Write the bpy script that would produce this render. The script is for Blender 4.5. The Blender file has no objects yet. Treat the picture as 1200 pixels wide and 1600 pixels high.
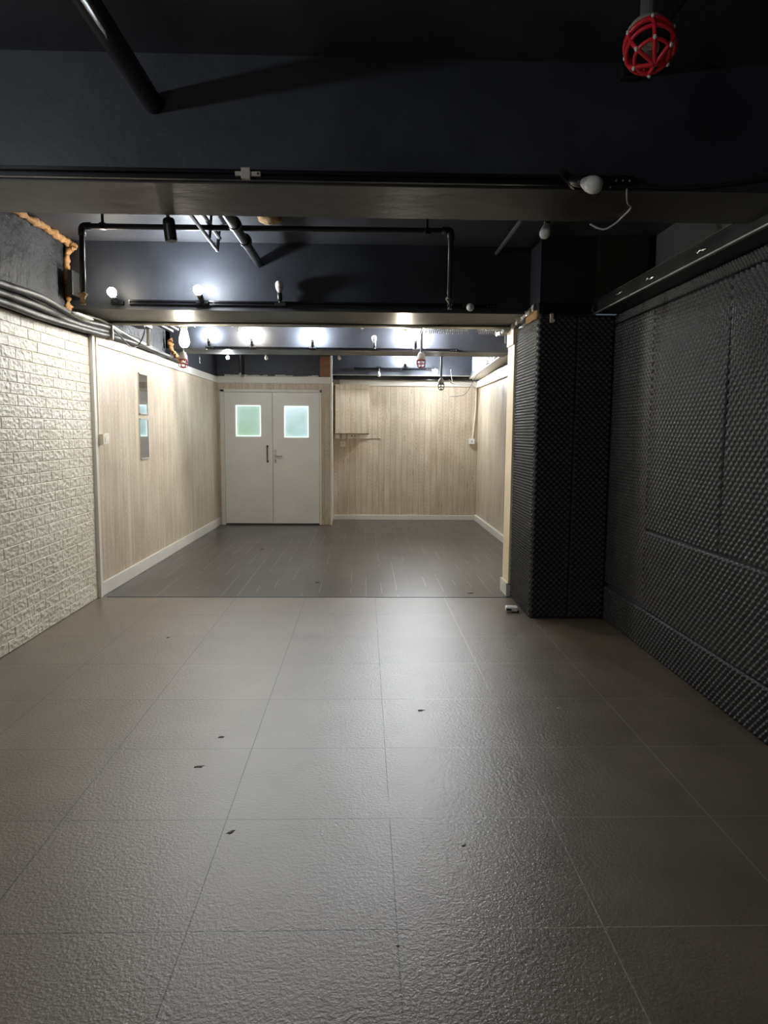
import bpy, math, random
import numpy as np
from mathutils import Vector, Matrix, noise
random.seed(7)
S = bpy.context.scene
C = S.collection
PI = math.pi

# ------------------------------------------------------------------ camera, world, exposure
cd = bpy.data.cameras.new('camera'); cam = bpy.data.objects.new('camera', cd); C.objects.link(cam)
cd.sensor_fit = 'VERTICAL'; cd.sensor_height = 32.0; cd.lens = 32.0 * 1126.33 / 1600.0
cd.clip_start = 0.02; cd.clip_end = 60
R_ = Vector((0.99960317, -0.02714855, 0.00751309))
U_ = Vector((-0.0044932, 0.10963041, 0.99396226))
F_ = Vector((0.02780834, 0.99360158, -0.10946493))
cam.matrix_world = Matrix(((R_.x, U_.x, -F_.x, 0), (R_.y, U_.y, -F_.y, 0), (R_.z, U_.z, -F_.z, 1.42), (0, 0, 0, 1)))
S.camera = cam
w = bpy.data.worlds.new('world'); S.world = w; w.use_nodes = True
w.node_tree.nodes['Background'].inputs[0].default_value = (0.6, 0.7, 0.9, 1)
w.node_tree.nodes['Background'].inputs[1].default_value = 0.02
S.view_settings.view_transform = 'Standard'; S.view_settings.look = 'None'
S.view_settings.gamma = 1; S.view_settings.use_curve_mapping = False
S.view_settings.exposure = 2.55
LAMP_COOL, LAMP_WARM, LAMP_BIG, LAMP_UNSEEN = 360.0, 280.0, 60.0, 140.0

# ------------------------------------------------------------------ materials
def srgb(r, g, b):
    f = lambda c: ((c / 255 + 0.055) / 1.055) ** 2.4 if c > 10 else c / 255 / 12.92
    return (f(r), f(g), f(b), 1)

class NT:
    def __init__(s, name):
        s.m = bpy.data.materials.new(name); s.m.use_nodes = True
        s.t = s.m.node_tree; s.b = s.t.nodes['Principled BSDF']
    def n(s, typ, **kw):
        nd = s.t.nodes.new(typ)
        for k, v in kw.items():
            if k.startswith('i_'):
                key = k[2:]; key = int(key) if key.isdigit() else key
                nd.inputs[key].default_value = v
            else: setattr(nd, k, v)
        return nd
    def l(s, a, b): s.t.links.new(a, b)
    def math(s, op, a, b=None, c=None):
        nd = s.n('ShaderNodeMath', operation=op)
        for i, v in enumerate((a, b, c)):
            if v is None: continue
            if isinstance(v, (int, float)): nd.inputs[i].default_value = v
            else: s.l(v, nd.inputs[i])
        return nd.outputs[0]
    def noise(s, vec, scale, detail=4, rough=0.55):
        nd = s.n('ShaderNodeTexNoise'); nd.inputs['Scale'].default_value = scale
        nd.inputs['Detail'].default_value = detail; nd.inputs['Roughness'].default_value = rough
        s.l(vec, nd.inputs['Vector']); return nd.outputs[0]
    def ramp(s, fac, stops):
        nd = s.n('ShaderNodeValToRGB'); e = nd.color_ramp.elements
        e[0].position, e[0].color = stops[0]; e[1].position, e[1].color = stops[-1]
        for p, c in stops[1:-1]:
            x = e.new(p); x.color = c
        s.l(fac, nd.inputs[0]); return nd.outputs[0]
    def mix(s, fac, a, b):
        nd = s.n('ShaderNodeMix', data_type='RGBA')
        for i, v in ((0, fac), (6, a), (7, b)):
            if isinstance(v, (int, float, tuple)): nd.inputs[i].default_value = v
            else: s.l(v, nd.inputs[i])
        return nd.outputs[2]
    def bump(s, h, strength, dist=0.01, nrm=None):
        nd = s.n('ShaderNodeBump'); nd.inputs['Strength'].default_value = strength
        nd.inputs['Distance'].default_value = dist; s.l(h, nd.inputs['Height'])
        if nrm is not None: s.l(nrm, nd.inputs['Normal'])
        return nd.outputs[0]
    def pos(s):
        if not hasattr(s, '_p'): s._p = s.n('ShaderNodeNewGeometry').outputs['Position']
        return s._p
    def sep(s):
        if not hasattr(s, '_s'):
            nd = s.n('ShaderNodeSeparateXYZ'); s.l(s.pos(), nd.inputs[0]); s._s = nd.outputs
        return s._s
    def comb(s, x, y, z):
        nd = s.n('ShaderNodeCombineXYZ')
        for i, v in enumerate((x, y, z)):
            if isinstance(v, (int, float)): nd.inputs[i].default_value = v
            else: s.l(v, nd.inputs[i])
        return nd.outputs[0]

def plain(name, col, rough=0.5, metal=0.0, var=0.12, vs=6.0, bump=0.0, bs=60.0, spec=None):
    t = NT(name); b = t.b
    f = t.noise(t.pos(), vs, 5)
    lo = tuple(c * (1 - var) for c in col[:3]) + (1,); hi = tuple(min(1, c * (1 + var)) for c in col[:3]) + (1,)
    t.l(t.ramp(f, [(0.3, lo), (0.7, hi)]), b.inputs['Base Color'])
    b.inputs['Roughness'].default_value = rough; b.inputs['Metallic'].default_value = metal
    if spec is not None: b.inputs['Specular IOR Level'].default_value = spec
    if bump: t.l(t.bump(t.noise(t.pos(), bs, 5), bump, 0.004), b.inputs['Normal'])
    return t.m

def emis(name, col, strength):
    t = NT(name); b = t.b
    b.inputs['Base Color'].default_value = (0.8, 0.8, 0.8, 1)
    b.inputs['Emission Color'].default_value = col; b.inputs['Emission Strength'].default_value = strength
    return t.m

def planks(name, axis, width, cols, rough=0.45, seam=0.7, shade=(0.93, 1.07)):
    """vertical printed boards; axis = 0 for walls along X, 1 for walls along Y"""
    t = NT(name); b = t.b; s = t.sep()
    u = t.math('ADD', s[axis], 40.0)
    z = s[2]
    uw = t.math('DIVIDE', u, width)
    # boards of slightly different width
    nd = t.n('ShaderNodeTexNoise', noise_dimensions='1D'); nd.inputs['Scale'].default_value = 1.0; nd.inputs['Detail'].default_value = 0
    fl0 = t.math('FLOOR', uw)
    uw2 = uw
    fl = t.math('FLOOR', uw2)
    fr = t.math('FRACT', uw2)
    wn = t.n('ShaderNodeTexWhiteNoise', noise_dimensions='1D'); t.l(fl, wn.inputs['W'])
    r = wn.outputs[0]
    off = t.math('MULTIPLY', r, 37.0)
    gv = t.comb(t.math('MULTIPLY', u, 13.0), t.math('ADD', t.math('MULTIPLY', z, 1.6), off), off)
    g1 = t.noise(gv, 1.0, 6, 0.6)
    gv2 = t.comb(t.math('MULTIPLY', u, 80.0), t.math('ADD', t.math('MULTIPLY', z, 5.0), off), off)
    g2 = t.noise(gv2, 1.0, 3, 0.6)
    # cathedral rings
    wv = t.n('ShaderNodeTexWave', wave_type='RINGS', rings_direction='SPHERICAL')
    wv.inputs['Scale'].default_value = 3.2; wv.inputs['Distortion'].default_value = 2.5
    wv.inputs['Detail'].default_value = 2; wv.inputs['Detail Scale'].default_value = 1.2
    cv = t.comb(t.math('MULTIPLY', t.math('SUBTRACT', fr, 0.5), 1.7), t.math('SUBTRACT', t.math('MULTIPLY', t.math('FRACT', t.math('ADD', t.math('MULTIPLY', z, 0.42), r)), 4.0), 2.0), 0.35)
    t.l(cv, wv.inputs['Vector'])
    big = t.noise(t.pos(), 2.4, 3)
    f = t.math('ADD', t.math('ADD', t.math('MULTIPLY', g1, 0.42), t.math('MULTIPLY', big, 0.22)), t.math('ADD', t.math('MULTIPLY', g2, 0.15), t.math('MULTIPLY', wv.outputs[1], 0.09)))
    col = t.ramp(f, [(0.28, cols[0]), (0.42, cols[1]), (0.55, cols[2])])
    hs = t.n('ShaderNodeHueSaturation'); t.l(col, hs.inputs['Color'])
    t.l(t.math('ADD', t.math('MULTIPLY', r, shade[1] - shade[0]), shade[0]), hs.inputs['Value'])
    # knots
    vo = t.n('ShaderNodeTexVoronoi'); vo.inputs['Scale'].default_value = 1.0
    t.l(t.comb(t.math('DIVIDE', u, width * 0.9), t.math('MULTIPLY', z, 2.2), 0.0), vo.inputs['Vector'])
    kn = t.math('MULTIPLY', t.math('LESS_THAN', vo.outputs['Distance'], 0.13), 0.3)
    c2 = t.mix(kn, hs.outputs[0], cols[3])
    e1 = t.math('LESS_THAN', fr, 0.045)
    c3 = t.mix(t.math('MULTIPLY', e1, seam), c2, cols[3])
    t.l(c3, b.inputs['Base Color']); b.inputs['Roughness'].default_value = rough
    t.l(t.bump(t.math('SUBTRACT', t.math('MULTIPLY', g2, 0.3), e1), 0.25, 0.002), b.inputs['Normal'])
    return t.m

WCOL = [srgb(168, 151, 128), srgb(196, 181, 158), srgb(213, 201, 181), srgb(120, 100, 80)]
M = {}
M['wood_x'] = planks('pale_wood_wallpaper_facing', 0, 0.094, WCOL)
M['wood_y'] = planks('pale_wood_wallpaper_side', 1, 0.094, WCOL)
M['wood_box'] = planks('pale_wood_wallpaper_box', 0, 0.085, [srgb(176, 158, 134), srgb(205, 190, 166), srgb(222, 210, 190), WCOL[3]])
M['cream'] = plain('cream_painted_trim', srgb(224, 219, 207), 0.4, var=0.04, vs=4, bump=0.05)
M['cream_wood'] = plain('cream_end_board', srgb(238, 222, 184), 0.5, var=0.06, vs=5, bump=0.1, bs=30)
M['door'] = plain('off_white_door_paint', srgb(232, 229, 221), 0.38, var=0.035, vs=2.5, bump=0.03, bs=120)
M['chrome'] = plain('brushed_steel', (0.55, 0.54, 0.52, 1), 0.3, 1.0, var=0.05)
M['dark_steel'] = plain('dark_steel', (0.12, 0.12, 0.12, 1), 0.4, 0.9, var=0.1)
M['silver'] = plain('silver_rail', (0.5, 0.49, 0.45, 1), 0.38, 0.85, var=0.2, vs=9, bump=0.15, bs=25)
M['foil'] = plain('crumpled_foil', (0.6, 0.6, 0.58, 1), 0.3, 1.0, var=0.15, vs=20, bump=1.0, bs=18)
M['track'] = plain('black_track', (0.008, 0.008, 0.01, 1), 0.22, 0.0, var=0.1)
M['rail_dark'] = plain('grimy_dark_rail', (0.035, 0.038, 0.036, 1), 0.3, 0.3, var=0.5, vs=5, bump=0.2, bs=12)
M['pipe'] = plain('black_painted_pipe', (0.022, 0.022, 0.025, 1), 0.38, 0.0, var=0.3, vs=14, bump=0.2, bs=50)
M['pipe_grey'] = plain('grey_conduit', (0.13, 0.13, 0.14, 1), 0.4, 0.0, var=0.2, vs=10, bump=0.1)
M['cable'] = plain('grey_black_cable_sheath', (0.045, 0.044, 0.042, 1), 0.5, 0.0, var=0.5, vs=8, bump=0.3, bs=40)
M['wire'] = plain('black_wire', (0.02, 0.02, 0.02, 1), 0.4)
M['wire_white'] = plain('white_wire', srgb(205, 203, 198), 0.4)
M['red'] = plain('glossy_red_enamel', (0.8, 0.03, 0.05, 1), 0.28, var=0.12, vs=20)
M['red_old'] = plain('dusty_red_enamel', (0.33, 0.04, 0.05, 1), 0.45, var=0.4, vs=60)
M['cap'] = plain('grey_lamp_cap', srgb(178, 172, 164), 0.5, var=0.1)
M['socket'] = plain('black_lamp_socket', (0.012, 0.012, 0.013, 1), 0.35)
M['collar'] = plain('white_bulb_collar', srgb(196, 194, 190), 0.35, var=0.03)
M['dome'] = plain('milky_bulb_dome', srgb(230, 228, 224), 0.25, var=0.02)
M['plastic'] = plain('ivory_plastic', srgb(228, 219, 200), 0.35, var=0.03)
M['white'] = plain('white_plastic', srgb(236, 234, 228), 0.4, var=0.03)
M['black_hole'] = plain('black_recess', (0.006, 0.006, 0.006, 1), 0.6)
M['brown'] = plain('brown_plywood', srgb(132, 86, 56), 0.5, var=0.25, vs=7, bump=0.1)
M['orange'] = plain('orange_expanding_foam', srgb(180, 134, 84), 0.75, var=0.3, vs=35, bump=0.8, bs=70)
M['tan'] = plain('bare_tan_plaster', srgb(170, 140, 96), 0.9, var=0.4, vs=30, bump=0.8, bs=60)
M['plaster'] = plain('loose_white_plaster', srgb(205, 203, 190), 0.9, var=0.25, vs=20, bump=0.8, bs=60)
M['fleck'] = plain('dried_dark_dirt', srgb(64, 54, 46), 0.8)
M['light_grey'] = plain('pale_grey_paint', srgb(120, 122, 128), 0.6, var=0.06, bump=0.1)
M['mirror'] = plain('mirror_glass', (0.82, 0.84, 0.85, 1), 0.03, 1.0, var=0.01)
M['cool'] = emis('lit_cool_bulb', (0.86, 0.93, 1.0, 1), LAMP_COOL)
M['warm'] = emis('lit_warm_bulb', (1.0, 0.91, 0.74, 1), LAMP_WARM)
M['bigwarm'] = emis('lit_warm_long_bulb', (1.0, 0.92, 0.78, 1), LAMP_BIG * 0.35)
M['mild'] = emis('lit_soft_warm_bulb', (1.0, 0.91, 0.74, 1), LAMP_WARM * 0.12)
M['mildcool'] = emis('lit_soft_cool_bulb', (0.9, 0.95, 1.0, 1), LAMP_COOL * 0.7)
M['soft'] = emis('lit_softer_cool_bulb', (0.88, 0.94, 1.0, 1), LAMP_COOL * 0.48)
M['hot'] = emis('lit_brightest_cool_bulb', (0.95, 0.97, 1.0, 1), LAMP_COOL * 2.8)
M['side'] = emis('unseen_side_bulb', (0.88, 0.94, 1.0, 1), LAMP_UNSEEN * 1.1)  # unseen lamp, added to brighten the nearest beam
M['dim'] = emis('unseen_dim_bulb', (1.0, 0.94, 0.86, 1), LAMP_UNSEEN * .25)  # unseen lamp, added for light from behind the camera

def m_glassbulb():
    t = NT('clear_bulb_glass'); b = t.b
    b.inputs['Transmission Weight'].default_value = 0.85; b.inputs['Roughness'].default_value = 0.08
    b.inputs['Base Color'].default_value = (0.9, 0.88, 0.75, 1); b.inputs['IOR'].default_value = 1.2
    return t.m
M['glassbulb'] = m_glassbulb()

def m_black(name, col, rough, bscale, bstr, var=0.35, bd=0.006):
    t = NT(name); b = t.b
    f = t.noise(t.pos(), 2.2, 6, 0.6)
    t.l(t.ramp(f, [(0.3, tuple(c * (1 - var) for c in col) + (1,)), (0.72, tuple(c * (1 + var) for c in col) + (1,))]), b.inputs['Base Color'])
    r = t.math('ADD', t.math('MULTIPLY', f, 0.25), rough - 0.12); t.l(r, b.inputs['Roughness'])
    h = t.math('ADD', t.noise(t.pos(), bscale, 6, 0.6), t.math('MULTIPLY', t.noise(t.pos(), 3.0, 2), 1.2))
    t.l(t.bump(h, bstr, bd), b.inputs['Normal'])
    return t.m
M['black'] = m_black('black_painted_plaster', (0.034, 0.037, 0.046), 0.5, 22, 0.25)
M['black_ceil'] = m_black('black_painted_ceiling', (0.05, 0.052, 0.06), 0.55, 30, 0.3)
M['raw'] = m_black('rough_charcoal_render', (0.045, 0.047, 0.052), 0.5, 16, 1.0, 0.9, .05)
M['soffit'] = m_black('beam_soffit_board', (0.042, 0.040, 0.037), 0.45, 12, 0.35, 0.5)
M['greywall'] = m_black('dark_grey_painted_wall', (0.10, 0.10, 0.098), 0.6, 10, 0.15, 0.12)

def m_foam():
    t = NT('black_acoustic_foam'); b = t.b
    f = t.noise(t.pos(), 5, 4)
    t.l(t.ramp(f, [(0.3, (0.018, 0.0185, 0.020, 1)), (0.7, (0.032, 0.0325, 0.034, 1))]), b.inputs['Base Color'])
    b.inputs['Roughness'].default_value = 0.5
    b.inputs['Specular IOR Level'].default_value = 0.45
    t.l(t.bump(t.noise(t.pos(), 260, 2), 0.25, 0.002), b.inputs['Normal'])
    return t.m
M['foam'] = m_foam()

def m_brick():
    t = NT('cream_brick_relief_foam'); b = t.b
    n1 = t.noise(t.pos(), 34, 3, 0.5)
    vo = t.n('ShaderNodeTexVoronoi', feature='F1'); vo.inputs['Scale'].default_value = 26
    sc = t.n('ShaderNodeVectorMath', operation='MULTIPLY'); sc.inputs[1].default_value = (1, 0.7, 1.3)
    t.l(t.pos(), sc.inputs[0]); t.l(sc.outputs[0], vo.inputs['Vector'])
    h = t.math('ADD', t.math('MULTIPLY', vo.outputs['Distance'], 0.7), n1)
    t.l(t.ramp(t.noise(t.pos(), 3, 3), [(0.3, srgb(216, 208, 188)), (0.7, srgb(229, 222, 204))]), b.inputs['Base Color'])
    b.inputs['Roughness'].default_value = 0.5
    t.l(t.bump(h, 0.85, 0.014), b.inputs['Normal'])
    return t.m
M['brick'] = m_brick()

def m_tiles():
    t = NT('embossed_taupe_floor_tiles'); b = t.b; s = t.sep()
    u = t.math('DIVIDE', t.math('ADD', s[0], 1.10 + 12.0), 0.6); v = t.math('DIVIDE', t.math('ADD', s[1], -1.927 + 12.0), 0.6)
    fu, fv = t.math('FRACT', u), t.math('FRACT', v)
    g = 0.0035
    gx = t.math('ADD', t.math('LESS_THAN', fu, g), t.math('GREATER_THAN', fu, 1 - g))
    gy = t.math('ADD', t.math('LESS_THAN', fv, g * 0.8), t.math('GREATER_THAN', fv, 1 - g * 0.8))
    gr = t.math('MINIMUM', t.math('ADD', gx, gy), 1.0)
    wn = t.n('ShaderNodeTexWhiteNoise', noise_dimensions='2D')
    t.l(t.comb(t.math('FLOOR', u), t.math('FLOOR', v), 0.0), wn.inputs['Vector'])
    cloud = t.noise(t.pos(), 2.6, 6, 0.62)
    fine = t.noise(t.pos(), 170, 3, 0.6)
    f = t.math('ADD', t.math('MULTIPLY', cloud, 0.75), t.math('MULTIPLY', fine, 0.25))
    base = t.ramp(f, [(0.32, srgb(101, 89, 76)), (0.68, srgb(125, 112, 97))])
    hs = t.n('ShaderNodeHueSaturation'); t.l(base, hs.inputs['Color'])
    t.l(t.math('ADD', t.math('MULTIPLY', wn.outputs[0], 0.08), 0.96), hs.inputs['Value'])
    # scuffs
    sp = t.math('GREATER_THAN', t.noise(t.pos(), 7.5, 5, 0.7), 0.745)
    c = t.mix(t.math('MULTIPLY', sp, 0.7), hs.outputs[0], srgb(58, 50, 44))
    # joints: dark and dirty towards the left, a reflection put in as pale colour at the right
    nj = t.math('ADD', t.math('MULTIPLY', s[0], 0.9), t.math('MULTIPLY', t.noise(t.pos(), 3.0, 2), 0.8))
    jc = t.ramp(nj, [(0.55, srgb(48, 44, 42)), (0.75, srgb(158, 148, 130))])
    c2 = t.mix(gr, c, jc)
    t.l(c2, b.inputs['Base Color'])
    t.l(t.math('ADD', t.math('MULTIPLY', cloud, 0.12), 0.30), b.inputs['Roughness'])
    b.inputs['Specular IOR Level'].default_value = 1.0
    e1 = t.noise(t.pos(), 70, 4, 0.65); e2 = t.noise(t.pos(), 120, 2, 0.5)
    h = t.math('SUBTRACT', t.math('ADD', e1, t.math('MULTIPLY', e2, 0.35)), t.math('MULTIPLY', gr, 0.9))
    t.l(t.bump(h, 0.6, 0.004), b.inputs['Normal'])
    return t.m
M['tiles'] = m_tiles()

def m_floorwood():
    t = NT('dark_grey_plank_floor'); b = t.b; s = t.sep()
    u = t.math('DIVIDE', t.math('ADD', s[0], 20.0), 0.14)
    fl = t.math('FLOOR', u); fr = t.math('FRACT', u)
    wn = t.n('ShaderNodeTexWhiteNoise', noise_dimensions='1D'); t.l(fl, wn.inputs['W']); r = wn.outputs[0]
    v = t.math('ADD', t.math('DIVIDE', s[1], 1.1), t.math('MULTIPLY', r, 5.0)); fv = t.math('FRACT', v)
    gx = t.math('LESS_THAN', fr, 0.03); gy = t.math('LESS_THAN', fv, 0.004)
    wn2 = t.n('ShaderNodeTexWhiteNoise', noise_dimensions='2D'); t.l(t.comb(fl, t.math('FLOOR', v), 0.0), wn2.inputs['Vector'])
    gn = t.noise(t.comb(t.math('MULTIPLY', s[0], 60.0), t.math('MULTIPLY', s[1], 3.0), 0.0), 1.0, 5)
    col = t.ramp(t.math('ADD', t.math('MULTIPLY', gn, 0.7), t.math('MULTIPLY', wn2.outputs[0], 0.3)), [(0.25, srgb(72, 66, 63)), (0.75, srgb(88, 82, 78))])
    # pale dust in some joints, dark joints elsewhere
    pat = t.math('GREATER_THAN', t.noise(t.comb(t.math('MULTIPLY', fl, 3.7), t.math('MULTIPLY', s[1], 1.3), 0.0), 1.0, 2), 0.5)
    jc = t.mix(pat, srgb(52, 48, 46), srgb(168, 160, 150))
    c = t.mix(t.math('MULTIPLY', gx, 0.8), col, jc)
    t.l(c, b.inputs['Base Color'])
    t.l(t.math('ADD', t.math('MULTIPLY', t.noise(t.pos(), 2, 1), 0.06), 0.28), b.inputs['Roughness'])
    t.l(t.bump(t.math('SUBTRACT', t.math('MULTIPLY', gn, 0.15), gx), 0.12, 0.001), b.inputs['Normal'])
    return t.m
M['floorwood'] = m_floorwood()

def m_pane(name, a, bcol, st):
    t = NT(name); b = t.b; s = t.sep()
    f = t.noise(t.pos(), 3.5, 3)
    c = t.ramp(t.math('ADD', t.math('MULTIPLY', f, 0.8), t.math('MULTIPLY', t.math('SUBTRACT', s[2], 1.3), 0.5)), [(0.35, a), (0.7, bcol)])
    t.l(c, b.inputs['Base Color']); t.l(c, b.inputs['Emission Color']); b.inputs['Emission Strength'].default_value = st
    b.inputs['Roughness'].default_value = 0.15
    return t.m
M['bead'] = emis('added_glow_bead', (0.85, 1.0, 0.97, 1), 0.16)  # window bead given a glow of its own to look brightly lit
M['pane_l'] = m_pane('lit_frosted_green_glass', srgb(168, 202, 176), srgb(180, 212, 204), 0.1)
M['pane_r'] = m_pane('lit_frosted_blue_glass', srgb(176, 208, 202), srgb(200, 226, 232), 0.115)

# ------------------------------------------------------------------ mesh helpers
class MB:
    def __init__(s): s.v = []; s.f = []
    def add(s, vs, fs):
        o = len(s.v); s.v += [tuple(v) for v in vs]; s.f += [tuple(i + o for i in f) for f in fs]; return s
    def box(s, x0, x1, y0, y1, z0, z1, m=None):
        vs = [Vector(p) for p in ((x0, y0, z0), (x1, y0, z0), (x1, y1, z0), (x0, y1, z0), (x0, y0, z1), (x1, y0, z1), (x1, y1, z1), (x0, y1, z1))]
        if m: vs = [m @ v for v in vs]
        return s.add(vs, [(0, 3, 2, 1), (4, 5, 6, 7), (0, 1, 5, 4), (1, 2, 6, 5), (2, 3, 7, 6), (3, 0, 4, 7)])
    def tube(s, pts, r, n=12, cap=True):
        pts = [Vector(p) for p in pts]; rs = r if isinstance(r, (list, tuple)) else [r] * len(pts)
        rings = []; up = None
        for i, p in enumerate(pts):
            d = (pts[min(i + 1, len(pts) - 1)] - pts[max(i - 1, 0)])
            if d.length < 1e-9: d = Vector((0, 0, 1))
            d.normalize()
            if up is None: up = d.orthogonal().normalized()
            else:
                up = up - d * up.dot(d)
                up = up.normalized() if up.length > 1e-6 else d.orthogonal().normalized()
            w2 = d.cross(up)
            rings.append([p + (up * math.cos(2 * PI * k / n) + w2 * math.sin(2 * PI * k / n)) * rs[i] for k in range(n)])
        vs = [v for r_ in rings for v in r_]; fs = []
        for i in range(len(pts) - 1):
            for k in range(n):
                a, b = i * n + k, i * n + (k + 1) % n
                fs.append((a, b, b + n, a + n))
        if cap: fs.append(tuple(reversed(range(n)))); fs.append(tuple(range((len(pts) - 1) * n, len(pts) * n)))
        return s.add(vs, fs)
    def lathe(s, prof, n=20, m=None):
        vs = []; fs = []
        for (r, z) in prof:
            for k in range(n): vs.append(Vector((r * math.cos(2 * PI * k / n), r * math.sin(2 * PI * k / n), z)))
        for i in range(len(prof) - 1):
            for k in range(n):
                a, b = i * n + k, i * n + (k + 1) % n
                fs.append((a, b, b + n, a + n))
        fs.append(tuple(reversed(range(n)))); fs.append(tuple(range((len(prof) - 1) * n, len(prof) * n)))
        if m: vs = [m @ v for v in vs]
        return s.add(vs, fs)
    def build(s, name, mat, parent=None, smooth=False, bevel=0, origin=None):
        """vertices are world coordinates unless parent / origin moves them"""
        me = bpy.data.meshes.new(name)
        if parent is not None: o = Vector(parent.get('_w', (0, 0, 0))) if '_w' in parent else Vector((0, 0, 0))
        elif origin == 'local': o = Vector((0, 0, 0))
        else:
            xs = [v[0] for v in s.v]; ys = [v[1] for v in s.v]; zs = [v[2] for v in s.v]
            o = Vector(((min(xs) + max(xs)) / 2, (min(ys) + max(ys)) / 2, min(zs)))
        me.from_pydata([(v[0] - o.x, v[1] - o.y, v[2] - o.z) for v in s.v], [], s.f)
        me.materials.append(mat)
        if smooth: me.polygons.foreach_set('use_smooth', [True] * len(me.polygons))
        me.update()
        ob = bpy.data.objects.new(name, me); C.objects.link(ob)
        if parent is not None: ob.parent = parent
        elif origin != 'local': ob.location = o
        if bevel:
            b = ob.modifiers.new('bevel', 'BEVEL'); b.width = bevel; b.segments = 2; b.limit_method = 'ANGLE'
        return ob

def tag(o, label=None, cat=None, group=None, kind=None):
    if label: o['label'] = label
    if cat: o['category'] = cat
    if group: o['group'] = group
    if kind: o['kind'] = kind
    return o
def struct(name, mb, mat, **k): return tag(mb.build(name, mat, **k), kind='structure')
def empty(name, loc, label=None, cat=None, group=None, kind=None):
    """children are built in the empty's own coordinates"""
    o = bpy.data.objects.new(name, None); C.objects.link(o); o.location = loc; o.empty_display_size = 0.05
    return tag(o, label, cat, group, kind)
def arc_path(pts, rad=0.05, n=6):
    pts = [Vector(p) for p in pts]; out = [pts[0]]
    for i in range(1, len(pts) - 1):
        a, b, c = pts[i - 1], pts[i], pts[i + 1]
        d1 = (a - b).normalized(); d2 = (c - b).normalized()
        r = min(rad, (a - b).length * .45, (c - b).length * .45)
        p1, p2 = b + d1 * r, b + d2 * r
        for k in range(n + 1):
            t = k / n; out.append(p1 * (1 - t) ** 2 + b * 2 * t * (1 - t) + p2 * t * t)
    out.append(pts[-1]); return out
def spline(pts, n=8):
    pts = [Vector(p) for p in pts]; P = [pts[0]] + pts + [pts[-1]]; out = []
    for i in range(1, len(P) - 2):
        for k in range(n):
            t = k / n; a, b, c, d = P[i - 1], P[i], P[i + 1], P[i + 2]
            out.append(0.5 * ((2 * b) + (c - a) * t + (2 * a - 5 * b + 4 * c - d) * t * t + (3 * b - a - 3 * c + d) * t ** 3))
    out.append(pts[-1]); return out

# ------------------------------------------------------------------ levels
Z1, Z2 = 2.81, 2.86            # ceiling before and after the first beam
ZB = 2.35                      # underside of the beams
XL, XR, XU = -2.27, 1.86, 2.12
YE = 6.13                      # where the tiles end
YB = -2.2                      # wall behind the camera

# ------------------------------------------------------------------ structure
struct('floor', MB().box(XL - .15, XR + .1, YB, YE, -.1, 0), M['tiles'])
struct('floor', MB().box(XL - .15, 2.0, YE, 12.0, -.1, -.001), M['floorwood'])
struct('trim_1', MB().box(-2.2, 1.27, YE - .006, YE + .012, -.002, .0035), M['dark_steel'])
struct('ceiling', MB().box(XL - .15, 2.3, YB, 2.9, Z1, Z1 + .2), M['black_ceil'])
struct('ceiling', MB().box(XL - .15, 2.3, 2.9, 12.0, Z2, Z2 + .2), M['black_ceil'])
struct('wall_back', MB().box(XL - .15, 2.3, YB - .1, YB, -.1, Z1), M['greywall'])
# beams
beams = [(-.05, .36), (2.86, 3.27), (5.75, 6.40), (8.45, 8.94)]
for i, (y0, y1) in enumerate(beams):
    z0 = Z1 if y0 < 3 else Z2
    xr = XU if y0 < 5 else 1.70
    struct('ceiling_beam', MB().box(XL, xr, y0, y1, ZB + .012, Z2), M['black'])
    struct('beam_soffit', MB().box(XL, xr, y0 + .002, y1 - .002, ZB, ZB + .012), M['soffit'])
# left walls
struct('wall_left', MB().box(XL - .15, XL, YB, 8.45, 2.17, Z2), M['raw'])
struct('wall_left_upper', MB().box(XL - .15, -2.22, 8.45, 11.1, 2.17, Z2), M['black'])
struct('wall_left_lower', MB().box(XL - .15, XL - .012, YB, YE + .01, 0, 2.17), M['greywall'])
def wallquad(p0, p1, z0, z1, th):
    d = (Vector(p1) - Vector(p0)).normalized(); n = Vector((-d.y, d.x)) * th
    a, b = Vector(p0), Vector(p1)
    vs = [(a.x, a.y, z0), (b.x, b.y, z0), (b.x + n.x, b.y + n.y, z0), (a.x + n.x, a.y + n.y, z0)]
    vs += [(x, y, z1) for x, y, _ in vs]
    return vs, [(0, 3, 2, 1), (4, 5, 6, 7), (0, 1, 5, 4), (1, 2, 6, 5), (2, 3, 7, 6), (3, 0, 4, 7)]
LA, LBp = (-2.262, YE + .01), (-2.20, 11.03)
struct('wall_left_wood', MB().add(*wallquad(LA, LBp, 0, 2.19, .1)), M['wood_y'])
struct('trim_2', MB().add(*wallquad((LA[0] + .018, LA[1] + .05), (LBp[0] + .018, LBp[1]), 2.14, 2.228, .05)), M['cream'], bevel=.003)
struct('baseboard_left', MB().add(*wallquad((LA[0] + .018, LA[1] + .02), (LBp[0] + .018, LBp[1]), 0, .115, .03)), M['cream'], bevel=.003)
struct('trim_3', MB().box(-2.272, -2.236, YE - .03, YE + .022, .0, 2.2), M['cream'], bevel=.002)
# door wall
struct('wall_door', MB().box(-2.3, -2.155, 11.02, 11.15, 0, 2.2).box(-.66, -.50, 11.02, 11.78, 0, 2.2).box(-2.155, -.66, 11.02, 11.15, 2.05, 2.2), M['wood_x'])
struct('trim_4', MB().box(-2.24, -.515, 11.0, 11.1, 2.145, 2.242), M['cream'], bevel=.003)
struct('trim_5', MB().box(-.515, -.485, 10.995, 11.05, 0, 2.56), M['cream'], bevel=.003)
struct('wall_door_upper', MB().box(-2.3, -.50, 11.10, 11.2, 2.2, Z2), M['black'])
struct('wall_behind_door', MB().box(-2.2, -.6, 11.6, 11.7, 0, 2.1), M['cream'])
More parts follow.
